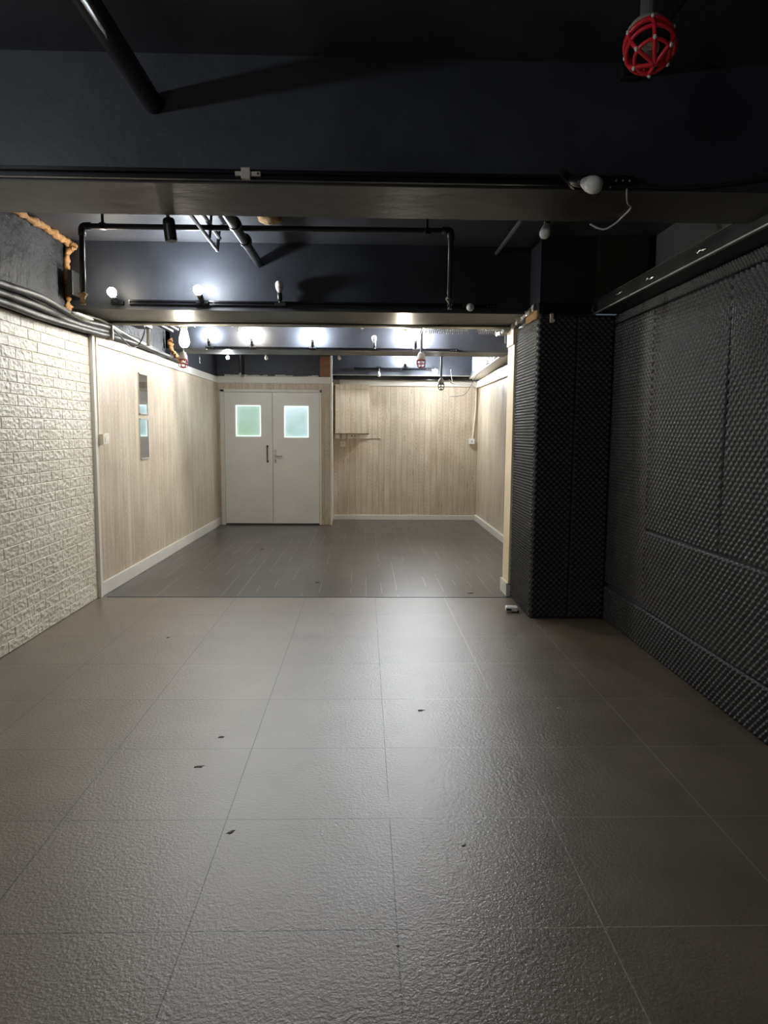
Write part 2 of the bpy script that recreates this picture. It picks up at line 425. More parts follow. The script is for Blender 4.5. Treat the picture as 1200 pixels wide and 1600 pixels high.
# alcove
struct('wall_alcove', MB().box(-.52, 1.95, 11.75, 11.85, 0, 2.25), M['wood_x'])
struct('wall_alcove_right', MB().box(1.84, 1.95, 6.3, 11.75, 0, 2.30), M['wood_y'])
struct('trim_6', MB().box(-.40, 1.84, 11.72, 11.76, 2.165, 2.255), M['cream'], bevel=.003)
struct('trim_7', MB().box(1.80, 1.85, 6.4, 11.72, 2.145, 2.245), M['cream'], bevel=.003)
struct('baseboard_back', MB().box(-.50, 1.84, 11.73, 11.76, 0, .075), M['cream'], bevel=.002)
struct('baseboard_right', MB().box(1.81, 1.85, 6.4, 11.73, 0, .09), M['cream'], bevel=.002)
struct('wall_alcove_upper', MB().box(-.52, 1.70, 11.42, 11.5, 2.315, Z2), M['black'])
struct('trim_8', MB().box(-.50, 1.70, 11.40, 11.46, 2.305, 2.315), M['silver'])
struct('trim_9', MB().box(-.50, 1.72, 11.62, 11.76, 2.256, 2.36), M['track'])
# bulkhead on the right of the rear room
bv = [(1.68, 6.4, 2.455), (1.68, 11.75, 2.285), (1.95, 11.75, 2.285), (1.95, 6.4, 2.455)]
bv += [(x, y, Z2) for x, y, _ in bv]
struct('wall_right_bulkhead', MB().add(bv, [(0, 3, 2, 1), (4, 5, 6, 7), (0, 1, 5, 4), (1, 2, 6, 5), (2, 3, 7, 6), (3, 0, 4, 7)]), M['light_grey'])
bv2 = [(x - (.012 if x < 1.8 else 0), y, z - .012) for x, y, z in bv[:4]] + [(x - (.012 if x < 1.8 else 0), y, z + .008) for x, y, z in bv[:4]]
struct('trim_10', MB().add(bv2, [(0, 3, 2, 1), (4, 5, 6, 7), (0, 1, 5, 4), (1, 2, 6, 5), (2, 3, 7, 6), (3, 0, 4, 7)]), M['cream'])
# right side: real wall, lower lining, shelf over the lining
struct('wall_right_upper', MB().box(XU, XU + .1, YB, 5.5, 2.2, Z2), M['greywall'])
struct('wall_right_upper', MB().box(1.70, XU, 5.42, 5.56, 2.36, Z2), M['greywall'])
struct('wall_right', MB().box(XR + .012, XR + .15, YB, 5.6, 0, 2.30), M['black'])
struct('trim_11', MB().box(1.715, XU, YB, 5.42, 2.305, 2.355), M['black'])
# column
struct('column', MB().box(1.305, XR + .012, 5.445, 6.20, 0, 2.30), M['black'])
struct('column_upper', MB().box(1.29, 1.70, 5.42, 5.76, 2.30, Z2), M['black'])
struct('wall_partition', MB().box(1.30, 1.86, 6.20, 6.42, 0, 2.30), M['cream_wood'])
struct('trim_12', MB().box(1.262, 1.30, 6.165, 6.43, .10, 2.17), M['cream_wood'], bevel=.003)
struct('baseboard_partition', MB().box(1.245, 1.30, 6.165, 6.44, 0, .12), M['cream'], bevel=.004)
struct('trim_13', MB().box(1.25, 1.31, 6.165, 6.43, 2.17, 2.30), M['cream_wood'], bevel=.003)

# ------------------------------------------------------------------ brick relief cladding
def brick_panel(name, y0, y1, label):
    mb = MB(); ch, bw, d, g = .0766, .196, .006, .0022
    mb.box(XL - .012, XL, y0 + .001, y1 - .001, 0.002, 2.175)
    rng = random.Random(3)
    for r in range(29):
        z0 = r * ch * 2.175 / (29 * .0766) + .001; z1 = z0 + ch * .979
        y = -3.0 + (bw * .5 if r % 2 else 0) - .08
        k = 0
        while y < y1:
            L = bw * (1.18 if (k * 7 + r * 3) % 5 == 0 else .95); k += 1
            a, b = max(y, y0), min(y + L, y1); y += L
            if b - a < .02: continue
            dd = d * (.8 + .4 * rng.random())
            xo = XL
            v = [(xo, a + .0004, z0), (xo, b - .0004, z0), (xo, b - .0004, z1), (xo, a + .0004, z1)]
            v += [(xo + dd, a + .003, z0 + .004), (xo + dd, b - .003, z0 + .004), (xo + dd, b - .003, z1 - .007), (xo + dd, a + .003, z1 - .007)]
            mb.add(v, [(4, 7, 6, 5), (0, 4, 5, 1), (1, 5, 6, 2), (2, 6, 7, 3), (3, 7, 4, 0)])
    o = mb.build(name, M['brick'])
    return tag(o, kind='structure')
brick_panel('wall_left_brick', YB, YE - .03, '')

# ------------------------------------------------------------------ egg-crate foam
def foam(name, O, U, V, N, lu, lv, label, pitch=.045, amp=.017, ph=(0, 0), div=6, group=None, bulge=0.0, warp=0.0):
    O, U, V, N = map(np.array, (O, U, V, N))
    nu, nv = max(2, int(lu / pitch * div)), max(2, int(lv / pitch * div))
    u = np.linspace(0, lu, nu + 1); v = np.linspace(0, lv, nv + 1)
    uu, vv = np.meshgrid(u, v, indexing='ij')
    wu = uu + warp * np.sin(vv * 5.1 + ph[0]); wv = vv + warp * np.sin(uu * 3.3 + 2 * ph[1])
    h = amp * (0.5 + 0.5 * np.cos(2 * np.pi * (wu / pitch + ph[0])) * np.cos(2 * np.pi * (wv / pitch + ph[1])))
    h = amp * (h / amp) ** 1.3
    h += bulge * np.sin(uu * 2.3 + 1) * np.sin(vv * 3.1)
    h += .012
    edge = np.minimum(np.minimum(uu, lu - uu), np.minimum(vv, lv - vv)); h = np.where(edge < 1e-6, h * .5, h)
    Pt = O + uu[..., None] * U + vv[..., None] * V + h[..., None] * N
    c = O + U * lu / 2; base = np.array((c[0], c[1], O[2]))
    Pt = (Pt - base).reshape(-1, 3)
    idx = np.arange((nu + 1) * (nv + 1)).reshape(nu + 1, nv + 1)
    q = np.stack([idx[:-1, :-1], idx[1:, :-1], idx[1:, 1:], idx[:-1, 1:]], -1).reshape(-1, 4)
    if np.dot(np.cross(U, V), N) < 0: q = q[:, ::-1]
    me = bpy.data.meshes.new(name)
    me.vertices.add(len(Pt)); me.vertices.foreach_set('co', Pt.astype(np.float32).ravel())
    me.loops.add(q.size); me.loops.foreach_set('vertex_index', q.astype(np.int32).ravel())
    me.polygons.add(len(q)); me.polygons.foreach_set('loop_start', np.arange(0, q.size, 4, dtype=np.int32))
    me.polygons.foreach_set('loop_total', np.full(len(q), 4, np.int32))
    me.polygons.foreach_set('use_smooth', np.ones(len(q), bool))
    me.update(calc_edges=True); me.materials.append(M['foam'])
    o = bpy.data.objects.new(name, me); o.location = base; C.objects.link(o)
    return tag(o, label, 'acoustic foam panel', group)
X0 = XR + .012
YA = (0, 1, 0); ZA = (0, 0, 1); XM = (-1, 0, 0)
GF = 'black egg-crate foam lining the right wall'
XA = (1, 0, 0); YM = (0, -1, 0)
def rp(y0, y1, z0, z1, label, **k):
    foam('acoustic_foam_panel', (X0 - .002, y0, z0), YA, ZA, XM, y1 - y0, z1 - z0, label, **k)
rp(4.66, 5.415, .29, 2.225, 'narrow dark egg-crate foam panel on the right wall, next to the black column', pitch=.046, ph=(.2, .1), amp=.012, group=GF)
rp(3.68, 4.655, .80, 2.225, 'egg-crate foam panel on the right wall, above the slit and second from the column', pitch=.05, ph=(.0, .3), bulge=.004, warp=.006, group=GF)
rp(1.6, 3.675, .80, 2.225, 'large egg-crate foam panel on the right wall nearest the camera, above the slit', pitch=.05, ph=(.45, .1), bulge=.005, warp=.008, group=GF)
rp(1.6, 4.655, .27, .79, 'long egg-crate foam panel on the right wall between the slit and the floor strip', pitch=.05, ph=(.1, .4), bulge=.003, warp=.005, group=GF)
rp(1.6, 5.415, .004, .265, 'darker foam strip along the foot of the right wall', pitch=.046, ph=(.3, .2), amp=.02, group=GF)
rp(1.6, 5.415, 2.23, 2.30, 'thin foam strip along the top of the right wall under the metal rail', pitch=.03, ph=(.3, .2), amp=.012, group=GF)
foam('acoustic_foam_panel', (1.29, 5.445, .003), XA, ZA, YM, .29, 2.29, 'left half of the black foam on the column face, beside its lit edge', pitch=.046, div=6, group='black foam around the column')
foam('acoustic_foam_panel', (1.583, 5.445, .003), XA, ZA, YM, .275, 2.29, 'right half of the black foam on the column face, beside the wall corner', pitch=.046, div=6, ph=(.3, .15), group='black foam around the column')
foam('acoustic_foam_panel', (1.305, 5.44, .003), YA, ZA, XM, .735, 2.27, 'lit foam panel on the side of the column facing the doorway', pitch=.046, amp=.02, div=6, ph=(.1, .3), group='black foam around the column')

# ------------------------------------------------------------------ double door
d = empty('door_1', (-1.395, 11.02, 0), 'off-white double door with two small frosted windows at the back', 'door', kind='structure')
fr = MB().box(-.775, -.715, -.02, .09, 0, 2.05).box(.715, .75, -.02, .09, 0, 2.05).box(-.775, .75, -.02, .09, 2.012, 2.055)
fr.build('door_frame', M['cream'], d, bevel=.004)
def leaf(x0, x1, w0, w1, z0, z1, pane, hand):
    mb = MB(); y0, y1 = 0.0, .045
    mb.box(x0, w0, y0, y1, .025, 2.008).box(w1, x1, y0, y1, .025, 2.008).box(w0, w1, y0, y1, .025, z0).box(w0, w1, y0, y1, z1, 2.008)
    lf = mb.build('door_leaf', M['door'], d)
    e = .014
    wf = MB().box(w0, w0 + e, -.006, .04, z0, z1).box(w1 - e, w1, -.006, .04, z0, z1).box(w0 + e, w1 - e, -.006, .04, z0, z0 + e).box(w0 + e, w1 - e, -.006, .04, z1 - e, z1)
    tag(wf.build('window_frame', M['bead'], lf), 'white window bead with added glow')
    MB().box(w0 + e, w1 - e, .015, .022, z0 + e, z1 - e).build('window_pane', pane, lf)
    return lf
l1 = leaf(-.712, .003, -.545, -.168, 1.348, 1.815, M['pane_l'], 0)
l2 = leaf(.009, .712, .183, .552, 1.337, 1.81, M['pane_r'], 1)
h = MB().tube(arc_path([(-.073, 0, .972), (-.073, -.045, .972), (-.073, -.045, 1.20), (-.073, 0, 1.20)], .015), .0095, 10)
h.lathe([(.017, 0), (.017, .006)], 14, Matrix.Translation((-.073, 0, .972)) @ Matrix.Rotation(PI / 2, 4, 'X')).lathe([(.017, 0), (.017, .006)], 14, Matrix.Translation((-.073, 0, 1.20)) @ Matrix.Rotation(PI / 2, 4, 'X'))
tag(h.build('pull_handle', M['dark_steel'], l1, smooth=True), 'steel pull handle')
pl = MB().box(.03, .064, -.008, 0, .945, 1.15)
pb = pl.build('lock_plate', M['chrome'], l2, bevel=.003)
MB().tube(arc_path([(.047, -.005, 1.062), (.047, -.05, 1.062), (.10, -.05, 1.05), (.155, -.05, 1.058)], .02), [.009] * 16 + [.007], 10).build('lever_handle', M['chrome'], l2, smooth=True) if False else MB().tube(arc_path([(.047, -.005, 1.062), (.047, -.05, 1.062), (.10, -.05, 1.048), (.155, -.05, 1.056)], .02), .009, 10).build('lever_handle', M['chrome'], l2, smooth=True)
MB().box(.043, .051, -.010, -.007, .965, 1.0).build('keyhole', M['black_hole'], l2)
MB().box(-.712, .712, .03, .05, .0, .024).build('door_sill', M['dark_steel'], d)

# ------------------------------------------------------------------ electrical cupboard and sockets on the alcove wall
bx = empty('electrical_cupboard', (-.19, 11.75, 1.40), 'wood-papered box cupboard high on the alcove wall right of the doors', 'cupboard')
MB().box(-.275, .27, -.15, 0, 0, .775).build('cupboard_body', M['wood_box'], bx, bevel=.002)
MB().box(-.270, .262, -.165, -.151, .004, .70).build('cupboard_door', M['wood_box'], bx, bevel=.002)
MB().box(-.270, .262, -.163, -.151, .704, .771).build('top_panel', M['wood_box'], bx, bevel=.002)
MB().box(.272, .46, -.012, 0, -.075, .76).build('side_panel', M['wood_box'], bx)
def plate(name, x, z, wd, ht, dp, label, cat, holes=(), y=11.75, group=None, mat='plastic'):
    e = empty(name, (x, y, z), label, cat, group)
    MB().box(-wd / 2, wd / 2, -dp, 0, 0, ht).build('faceplate', M[mat], e, bevel=.003)
    for i, (hx, hz, hw, hh) in enumerate(holes):
        MB().box(hx - hw / 2, hx + hw / 2, -dp - .004, -dp + .001, hz - hh / 2, hz + hh / 2).build('rocker' if hw > .012 else 'socket_hole', M['black_hole'] if hw < .03 else M['white'], e)
    return e
zr = 1.318
GS = 'row of sockets and switches under the cupboard'
xs = [(-.435, .085), (-.335, .085), (-.225, .09), (-.130, .09), (-.035, .09), (.045, .07)]
lb = ['switch plate at the left end of the row under the wood-papered box', 'blank-looking switch plate second from left in the row under the box',
      'socket plate third from left under the box, dark hole at its right', 'socket plate fourth from left under the box, dark hole at its left',
      'plain plate fifth from left in the row under the box', 'plain plate at the right end of the row under the box']
hl = [[(.0, .04, .035, .05)], [(-.03, .06, .01, .02), (-.03, .02, .01, .02)], [(.02, .045, .014, .018)], [(-.02, .045, .014, .018)], [(0, .04, .06, .04)], [(0, .05, .04, .006)]]
for (x, wd), l_, hh in zip(xs, lb, hl):
    plate('wall_socket', x, zr, wd, .078, .03, l_, 'socket', hh, group=GS)
plate('wall_socket', -.345, 1.19, .082, .082, .04, 'single square socket hanging below the row of sockets', 'socket', [(.0, .05, .008, .02)])
tag(MB().box(-.335, -.327, 11.738, 11.75, 1.272, 1.318).build('cable_trunking', M['plastic']), 'short thin trunking joining the lone square socket to the row above', 'cable trunking')
plate('wall_socket', 1.745, 1.245, .088, .085, .045, 'white socket box at the end of the conduit near the alcove corner', 'socket', [(0, .045, .008, .03)], mat='white')
cp = spline([(1.80, 11.735, 2.20), (1.80, 11.735, 1.9), (1.785, 11.735, 1.6), (1.76, 11.735, 1.33)])
tag(MB().tube(cp, .012, 8).build('wall_conduit', M['plastic'], smooth=True), 'cream conduit running down the alcove corner to a socket', 'conduit')

# switches + mirrors on the left wood wall
def side_plate(y, z, wd, dp, label, x):
    e = empty('light_switch', (x, y, z), label, 'switch', 'two switch plates on the left wall')
    MB().box(0, dp, -wd / 2, wd / 2, 0, .09).build('faceplate', M['plastic'], e, bevel=.003)
    MB().box(dp - .001, dp + .005, -.014, .014, .025, .065).build('rocker', M['white'], e, bevel=.002)
side_plate(6.225, 1.30, .10, .045, 'thicker switch box on the brick edge of the left wall', -2.245)
side_plate(6.40, 1.305, .10, .014, 'flat switch plate just right of the thicker switch box', -2.259)
tag(MB().box(-2.262, -2.238, 6.19, 6.215, 1.392, 2.20).build('cable_trunking', M['plastic'], bevel=.002), 'slim cream trunking running up from the switch box to the cables', 'cable trunking')
def wall_mirror(z0, z1, label):
    e = empty('wall_mirror', (-2.2435, 7.46, z0), label, 'mirror', 'two strip mirrors on the left wall')
    MB().box(-.004, .004, -.14, .14, .012, z1 - z0 - .012).build('mirror_glass', M['mirror'], e)
    MB().box(-.006, .012, -.143, .143, 0, .014).build('bottom_clip', M['cap'], e)
    MB().box(-.006, .012, -.143, .143, z1 - z0 - .014, z1 - z0).build('top_clip', M['cap'], e)
wall_mirror(1.583, 1.995, 'upper of the two narrow strip mirrors on the left wood wall')
wall_mirror(1.133, 1.545, 'lower of the two narrow strip mirrors on the left wood wall')

# ------------------------------------------------------------------ light tracks and bulbs
def track(x0, x1, y, z, label, h=.034, dp=.03):
    e = empty('light_track', ((x0 + x1) / 2, y, z), label, 'light track', 'black light tracks along the beams')
    L = (x1 - x0) / 2
    MB().box(-L, L, -dp, 0, h * .62, h).box(-L, L, -dp, 0, 0, h * .34).box(-L, L, -dp * .45, 0, h * .34, h * .62).build('rail', M['track'], e, bevel=.0015)
    MB().box(-L - .012, -L, -dp - .002, 0, -.002, h + .002).build('end_cap', M['track'], e, bevel=.002)
    MB().box(L, L + .09, -dp - .002, 0, -.002, h + .002).build('feed_box', M['track'], e, bevel=.003)
    mb = MB()
    for k in range(3): mb.lathe([(.004, 0), (.004, .003), (.002, .004)], 8, Matrix.Translation((L + .02 + k * .025, -dp - .002, h / 2)) @ Matrix.Rotation(PI / 2, 4, 'X'))
    mb.build('screw', M['chrome'], e)
    return e
track(-2.2, .93, 2.858, 2.356, 'black light track along the nearest beam', h=.038)
track(-1.80, .93, 5.748, 2.385, 'black light track along the second beam, above the wide opening')
track(-1.80, .98, 8.448, 2.350, 'black light track along the third beam in the rear room')
track(-.15, .95, 11.418, 2.39, 'short black light track on the black band above the alcove wall')
track(-2.0, -.2, 8.973, 2.375, 'short black light track on the rear side of the third beam')
track(-2.0, .2, -.052, 2.36, 'unseen black light track added along the beam over the photographer')
cn = empty('track_connector', (-.44, 2.826, 2.352), 'grey-white plastic connector on the nearest light track', 'connector')
MB().box(-.045, .05, -.012, .0, .014, .030).build('tongue', M['cap'], cn, bevel=.002)
MB().box(-.022, .012, -.018, .0, .002, .042).build('block', M['cap'], cn, bevel=.002)
MB().lathe([(.004, 0), (.004, .002)], 10, Matrix.Translation((.04, -.012, .022)) @ Matrix.Rotation(PI / 2, 4, 'X')).build('screw', M['black_hole'], cn)

BM = {}
def bulb_meshes(kind):
    if kind in BM: return BM[kind]
    out = []
    base = MB().box(-.045, .045, -.014, .014, -.012, .012).lathe([(.012, .0), (.010, .03)], 12); out.append(('adapter', base, M['socket']))
    soc = MB().lathe([(.008, .02), (.019, .03), (.021, .036), (.021, .085), (.018, .09)], 16); out.append(('socket', soc, M['socket']))
    col = MB().lathe([(.016, .088), (.02, .10), (.030, .125), (.031, .133)], 18); out.append(('collar', col, M['collar']))
    dome = MB().lathe([(.031, .133), (.033, .145), (.033, .158), (.029, .172), (.020, .182), (.008, .187)], 18)
    out.append(('bulb', dome, M['dome'] if kind == 'off' else M[kind]))
    res = []
    for nm, mb, mt in out:
        me = bpy.data.meshes.new(nm); me.from_pydata([tuple(v) for v in mb.v], [], mb.f); me.materials.append(mt)
        if nm != 'adapter': me.polygons.foreach_set('use_smooth', [True] * len(me.polygons))
        me.update(); res.append((nm, me))
    BM[kind] = res; return res
def track_bulb(loc, direc, kind, label, scale=1.0, name='track_bulb', group='bulb lamps plugged into the light tracks'):
    e = empty(name, loc, label, 'lamp', group)
    dv = Vector(direc).normalized(); q = Vector((0, 0, 1)).rotation_difference(dv)
    e.rotation_euler = q.to_euler(); e.scale = (scale,) * 3
    for nm, me in bulb_meshes(kind):
        o = bpy.data.objects.new(nm, me); C.objects.link(o); o.parent = e
        if nm == 'adapter': o.rotation_euler = (0, 0, 0)
# nearest beam
track_bulb((.765, 2.812, 2.372), (.30, -.62, -.30), 'off', 'unlit white bulb on the nearest track, pointing towards the viewer', .95)
# second beam
track_bulb((-1.90, 5.732, 2.40), (0.05, -.75, .25), 'mild', 'glowing warm bulb at the left end of the second beam')
track_bulb((-1.245, 5.70, 2.40), (0, -.7, .35), 'soft', 'glowing cool white bulb on the second beam beside the warm one')
track_bulb((-.651, 5.70, 2.395), (-.03, -.12, 1), 'off', 'unlit bulb standing upright on the second beam track', .93)
track_bulb((.80, 5.70, 2.40), (-.02, -1, -.25), 'off', 'unlit round bulb at the right end of the second beam track', .9)
# third beam
G3 = 'bulb lamps plugged into the light tracks'
for x, k, t, l_ in [(-1.765, 'soft', 0, 'glowing cool bulb at the left end of the third beam track'),
                    (-1.275, 'warm', -.1, 'glowing yellowish bulb second from left on the third beam track'),
                    (-.595, 'cool', 0, 'glowing bright cool bulb on the third beam track above the door gap'),
                    (.115, 'off', -.08, 'unlit upright bulb on the third beam track'),
                    (.585, 'hot', -.05, 'glowing white bulb right of the unlit one on the third beam track')]:
    track_bulb((x, 8.40, 2.365), (t, -.25, 1), k, l_, .85)
# behind third beam and alcove
track_bulb((-1.66, 8.957, 2.392), (0, -.15, -1), 'cool', 'small glowing bulb hanging behind the third beam over the left door', .55)
track_bulb((-1.20, 8.957, 2.392), (.1, -.4, -1), 'off', 'small unlit bulb hanging behind the third beam over the doors', .62)
track_bulb((-.33, 8.957, 2.392), (.3, -.5, -1), 'off', 'small unlit bulb beside the brown board above the alcove', .6)
track_bulb((.63, 11.37, 2.42), (0, -.5, .5), 'cool', 'glowing cool bulb above the alcove wall track')
track_bulb((.22, 11.37, 2.43), (0, -.35, -1), 'off', 'unlit bulb hanging down from the short alcove track', .85)
track_bulb((1.085, 11.37, 2.40), (.0, -1, -.25), 'mildcool', 'glowing white bulb at the right of the short alcove track')
# behind the camera: unseen bulbs, added for light from behind left
track_bulb((-1.85, -.09, 2.37), (0, .1, -1), 'off', 'unlit bulb left on the track over the photographer')
track_bulb((-.95, -.09, 2.37), (0, .1, -1), 'dim', 'added unseen dim bulb right on the track over the photographer')
wt = empty('light_track', (XL, .95, 2.40), 'added unseen light track high on the left wall beside the photographer', 'light track', 'black light tracks along the beams')  # unseen track and bulb, added to brighten the left of the nearest beam
MB().box(0, .022, -.45, .45, 0, .034).build('rail', M['track'], wt, bevel=.002)
wb = track_bulb((XL + .035, 1.1, 2.417), (1, .1, -.5), 'side', 'added unseen cool bulb on the left wall track beside the photographer')
# bulb clipped behind the first beam (right) and black spotlight (left)
track_bulb((.85, 3.42, 2.44), (-.25, -.12, -1), 'off', 'unlit bulb hanging just behind the nearest beam at the right', .72)
sp = empty('spotlight', (-.90, 3.42, 2.455), 'small black cylinder spotlight hanging behind the nearest beam', 'spotlight')
ms = Matrix.Rotation(.16, 4, 'Y').to_4x4() @ Matrix.Rotation(PI, 4, 'X')
MB().tube([(0, 0, .405), (0, 0, 0)], .006, 8).build('stem', M['pipe'], sp)
MB().tube([(0, 0, .0), (-.004, 0, -.035), (.008, 0, -.075)], .008, 8).lathe([(.026, -.006), (.030, .012), (.010, .02)], 14).build('joint', M['collar'], sp, smooth=True)
MB().lathe([(.0255, -.178), (.027, -.176), (.027, -.085), (.022, -.078), (.008, -.072)], 20, Matrix.Rotation(-.10, 4, 'Y')).build('can', M['socket'], sp)
# two bulbs hanging from the second beam
def hang_bulb(loc, L, rr, kind, label):
    e = empty('hanging_bulb', loc, label, 'lamp', 'glowing bulbs hanging under the second beam')
    MB().lathe([(rr * .62, -.045), (rr * .66, -.04), (rr * .66, 0)], 16).build('socket', M['cap'], e)
    pr = [(rr * .45, -.046 - L), (rr * .85, -.04 - L * .92), (rr, -.04 - L * .75), (rr * .9, -.04 - L * .5), (rr * .6, -.04 - L * .15), (rr * .5, -.04)]
    MB().lathe(pr, 16).build('bulb', M[kind], e, smooth=True)
hang_bulb((-1.566, 6.43, 2.345), .155, .045, 'bigwarm', 'long glowing warm bulb hanging at the left beneath the second beam')
hang_bulb((.345, 6.43, 2.345), .085, .036, 'mild', 'short glowing yellow bulb hanging at the right beneath the second beam')

# ------------------------------------------------------------------ caged lamps
def caged_lamp(loc, pipe, Rg, Hg, label, mat='red', tilt=(0, 0, -1), bar=.0045, pr=.014, bolts=False, glass=True, hub=(0, 0)):
    e = empty('caged_lamp', loc, label, 'caged lamp', 'caged bulkhead lamps on drop pipes')
    MB().tube([(0, 0, 0), (0, 0, -pipe)], pr, 14).lathe([(pr * 1.35, -pipe), (pr * 1.35, -pipe + .03)], 14).build('drop_pipe', M['pipe_grey'], e, smooth=False)
    q = Vector((0, 0, -1)).rotation_difference(Vector(tilt).normalized()).to_matrix().to_4x4()
    T = Matrix.Translation((0, 0, -pipe)) @ q
    MB().lathe([(Rg * .92, -.030), (Rg * .98, -.02), (Rg * .95, .004), (Rg * .75, .03), (Rg * .5, .045), (pr * 1.2, .05)], 22, T).build('lamp_cap', M['cap'], e, smooth=True)
    MB().lathe([(Rg * .9, -.036), (Rg * .9, -.0305)], 22, T).build('inner_dark_disc', M['black_hole'], e)  # black disc standing in for the shade inside the cage
    mb = MB(); zt = -.036; n = 6
    def P(a, r, z): return T @ Vector((r * math.cos(a), r * math.sin(a), z))
    ring = lambda r, z, b: mb.tube([P(2 * PI * k / 24, r, z) for k in range(25)], b, 8, cap=False)
    ring(Rg, zt, bar * 1.3); ring(Rg * 1.02, zt - Hg * .5, bar); 
    ring(Rg * .72, zt - Hg * .93, bar * .9)
    hx, hy = hub
    for k in range(n):
        a = 2 * PI * (k + .3) / n
        pts = [P(a, Rg, zt), P(a, Rg * 1.05, zt - Hg * .35), P(a, Rg * .95, zt - Hg * .7), P(a, Rg * .7, zt - Hg * .95), T @ Vector((hx, hy, zt - Hg * 1.08))]
        mb.tube(spline(pts, 5), bar, 8)
    cg = mb.build('cage', M[mat], e, smooth=True)
    if bolts:
        mb = MB()
        for k in range(n):
            a = 2 * PI * (k + .3) / n
            for (r, z) in ((Rg + bar, zt), (Rg * .72 + bar, zt - Hg * .95)):
                c = P(a, r, z); MB().lathe([(.002, -bar * 1.1), (bar * .9, -bar * .5), (bar * .9, bar * .5), (.002, bar * 1.1)], 8, Matrix.Translation(c)).build('rivet', M['white'], cg, smooth=True)
        
    if glass:
        MB().lathe([(.004, zt - Hg * .62), (Rg * .33, zt - Hg * .55), (Rg * .42, zt - Hg * .35), (Rg * .25, zt - .01), (Rg * .2, zt + .01)], 18, T).build('bulb', M['glassbulb'], e, smooth=True)
        MB().lathe([(Rg * .2, zt - .012), (Rg * .2, zt + .03)], 12, T).tube([T @ Vector((-.012, 0, zt - .01)), T @ Vector((-.01, 0, zt - Hg * .35)), T @ Vector((.01, 0, zt - Hg * .35)), T @ Vector((.012, 0, zt - .01))], .003, 6).build('lamp_holder', M['white'], e)
caged_lamp((.82, 2.22, Z1), .235, .066, .075, 'large glossy red caged lamp at the top right under the ceiling', tilt=(-.06, -.52, -.72), bar=.0062, pr=.024, hub=(.012, .015), bolts=True)
caged_lamp((-1.99, 8.10, Z2), .625, .047, .085, 'small red caged lamp over the left wood wall', 'red_old', bar=.0035, pr=.010)
caged_lamp((.63, 8.15, Z2), .600, .048, .08, 'small red caged lamp hanging in front of the third beam', 'red_old', bar=.0038, pr=.014)
caged_lamp((1.115, 10.6, Z2), .70, .046, .08, 'small dark caged lamp above the alcove wall', 'pipe', bar=.004, pr=.016)

# ------------------------------------------------------------------ pipes under the ceiling
# big pipe along the room, in front of and behind the nearest beam
bp = empty('ceiling_pipe', (-.80, 2.86, 2.66), 'thick black pipe running through the beams at the upper left', 'pipe')
MB().tube([(.01, -4.6, -.03), (.01, 0, -.03)], .036, 20).build('front_length', M['pipe'], bp, smooth=True)
MB().tube([(.0, .40, .0), (-.015, 2.895, .045)], .030, 18).build('rear_length', M['pipe'], bp, smooth=True)
for yy in (1.35, 1.75, 2.15):
    MB().tube([(-.005, yy, .01 + yy * .012), (-.005, yy + .05, .01 + yy * .012)], .042, 18).build('coupling', M['pipe'], bp)
MB().box(-.075, -.03, 1.28, 1.34, -.02, .05).box(.03, .07, 1.28, 1.34, -.02, .05).box(.04, .05, 1.30, 1.312, .05, .20).build('pipe_clamp', M['pipe'], bp, bevel=.004)
# thin pipe at right
tag(MB().tube([(1.02, 3.27, 2.80), (1.02, 5.76, 2.807)], .016, 12).build('ceiling_pipe', M['pipe_grey'], smooth=True), 'thin grey-black pipe running to the second beam near the column', 'pipe')
rc = empty('ceiling_pipe', (1.0, 2.86, 2.77), 'slim black conduit beside the large red caged lamp', 'pipe')
MB().tube([(0, -4.6, .0), (-.02, 0, -.005)], .014, 12).build('conduit', M['pipe'], rc, smooth=True)
MB().box(-.045, .02, -.03, 0, -.025, .02).build('wall_bracket', M['pipe'], rc, bevel=.003)
# sprinkler loop in front of the second beam
fp = empty('sprinkler_pipe', (-.64, 4.95, 2.3), 'black sprinkler pipe loop with two drops in front of the second beam', 'pipe')
path = arc_path([(-1.225, 0, .03), (-1.215, 0, .45), (1.21, 0, .455), (1.21, 0, .01)], .04)
MB().tube(path, .0185, 14).build('pipe_run', M['pipe'], fp, smooth=True)
for (x, z) in ((-1.215, .45), (1.21, .455)):
    sgn = 1 if x < 0 else -1
    MB().tube(arc_path([(x, 0, z - .06), (x, 0, z), (x + sgn * .06, 0, z)], .035), .025, 14).build('elbow', M['pipe'], fp, smooth=True)
for x in (-1.08, 1.05):
    MB().tube([(x, 0, .45), (x, 0, .575)], .010, 10).lathe([(.024, .43), (.024, .47)], 14, Matrix.Translation((x, 0, 0))).build('hanger', M['pipe'], fp)
for i, x in enumerate((-1.225, 1.21)):
    MB().lathe([(.006, -.055), (.016, -.052), (.016, -.048), (.005, -.046), (.005, -.03), (.012, -.02), (.02, .0), (.030, .012), (.030, .018), (.014, .03)], 14, Matrix.Translation((x, 0, 0))).tube([(x - .012, 0, -.01), (x - .014, 0, -.03), (x, 0, -.05)], .003, 6).tube([(x + .012, 0, -.01), (x + .014, 0, -.03), (x, 0, -.05)], .003, 6).build('sprinkler_head', M['tan'] if i == 0 else M['dark_steel'], fp)
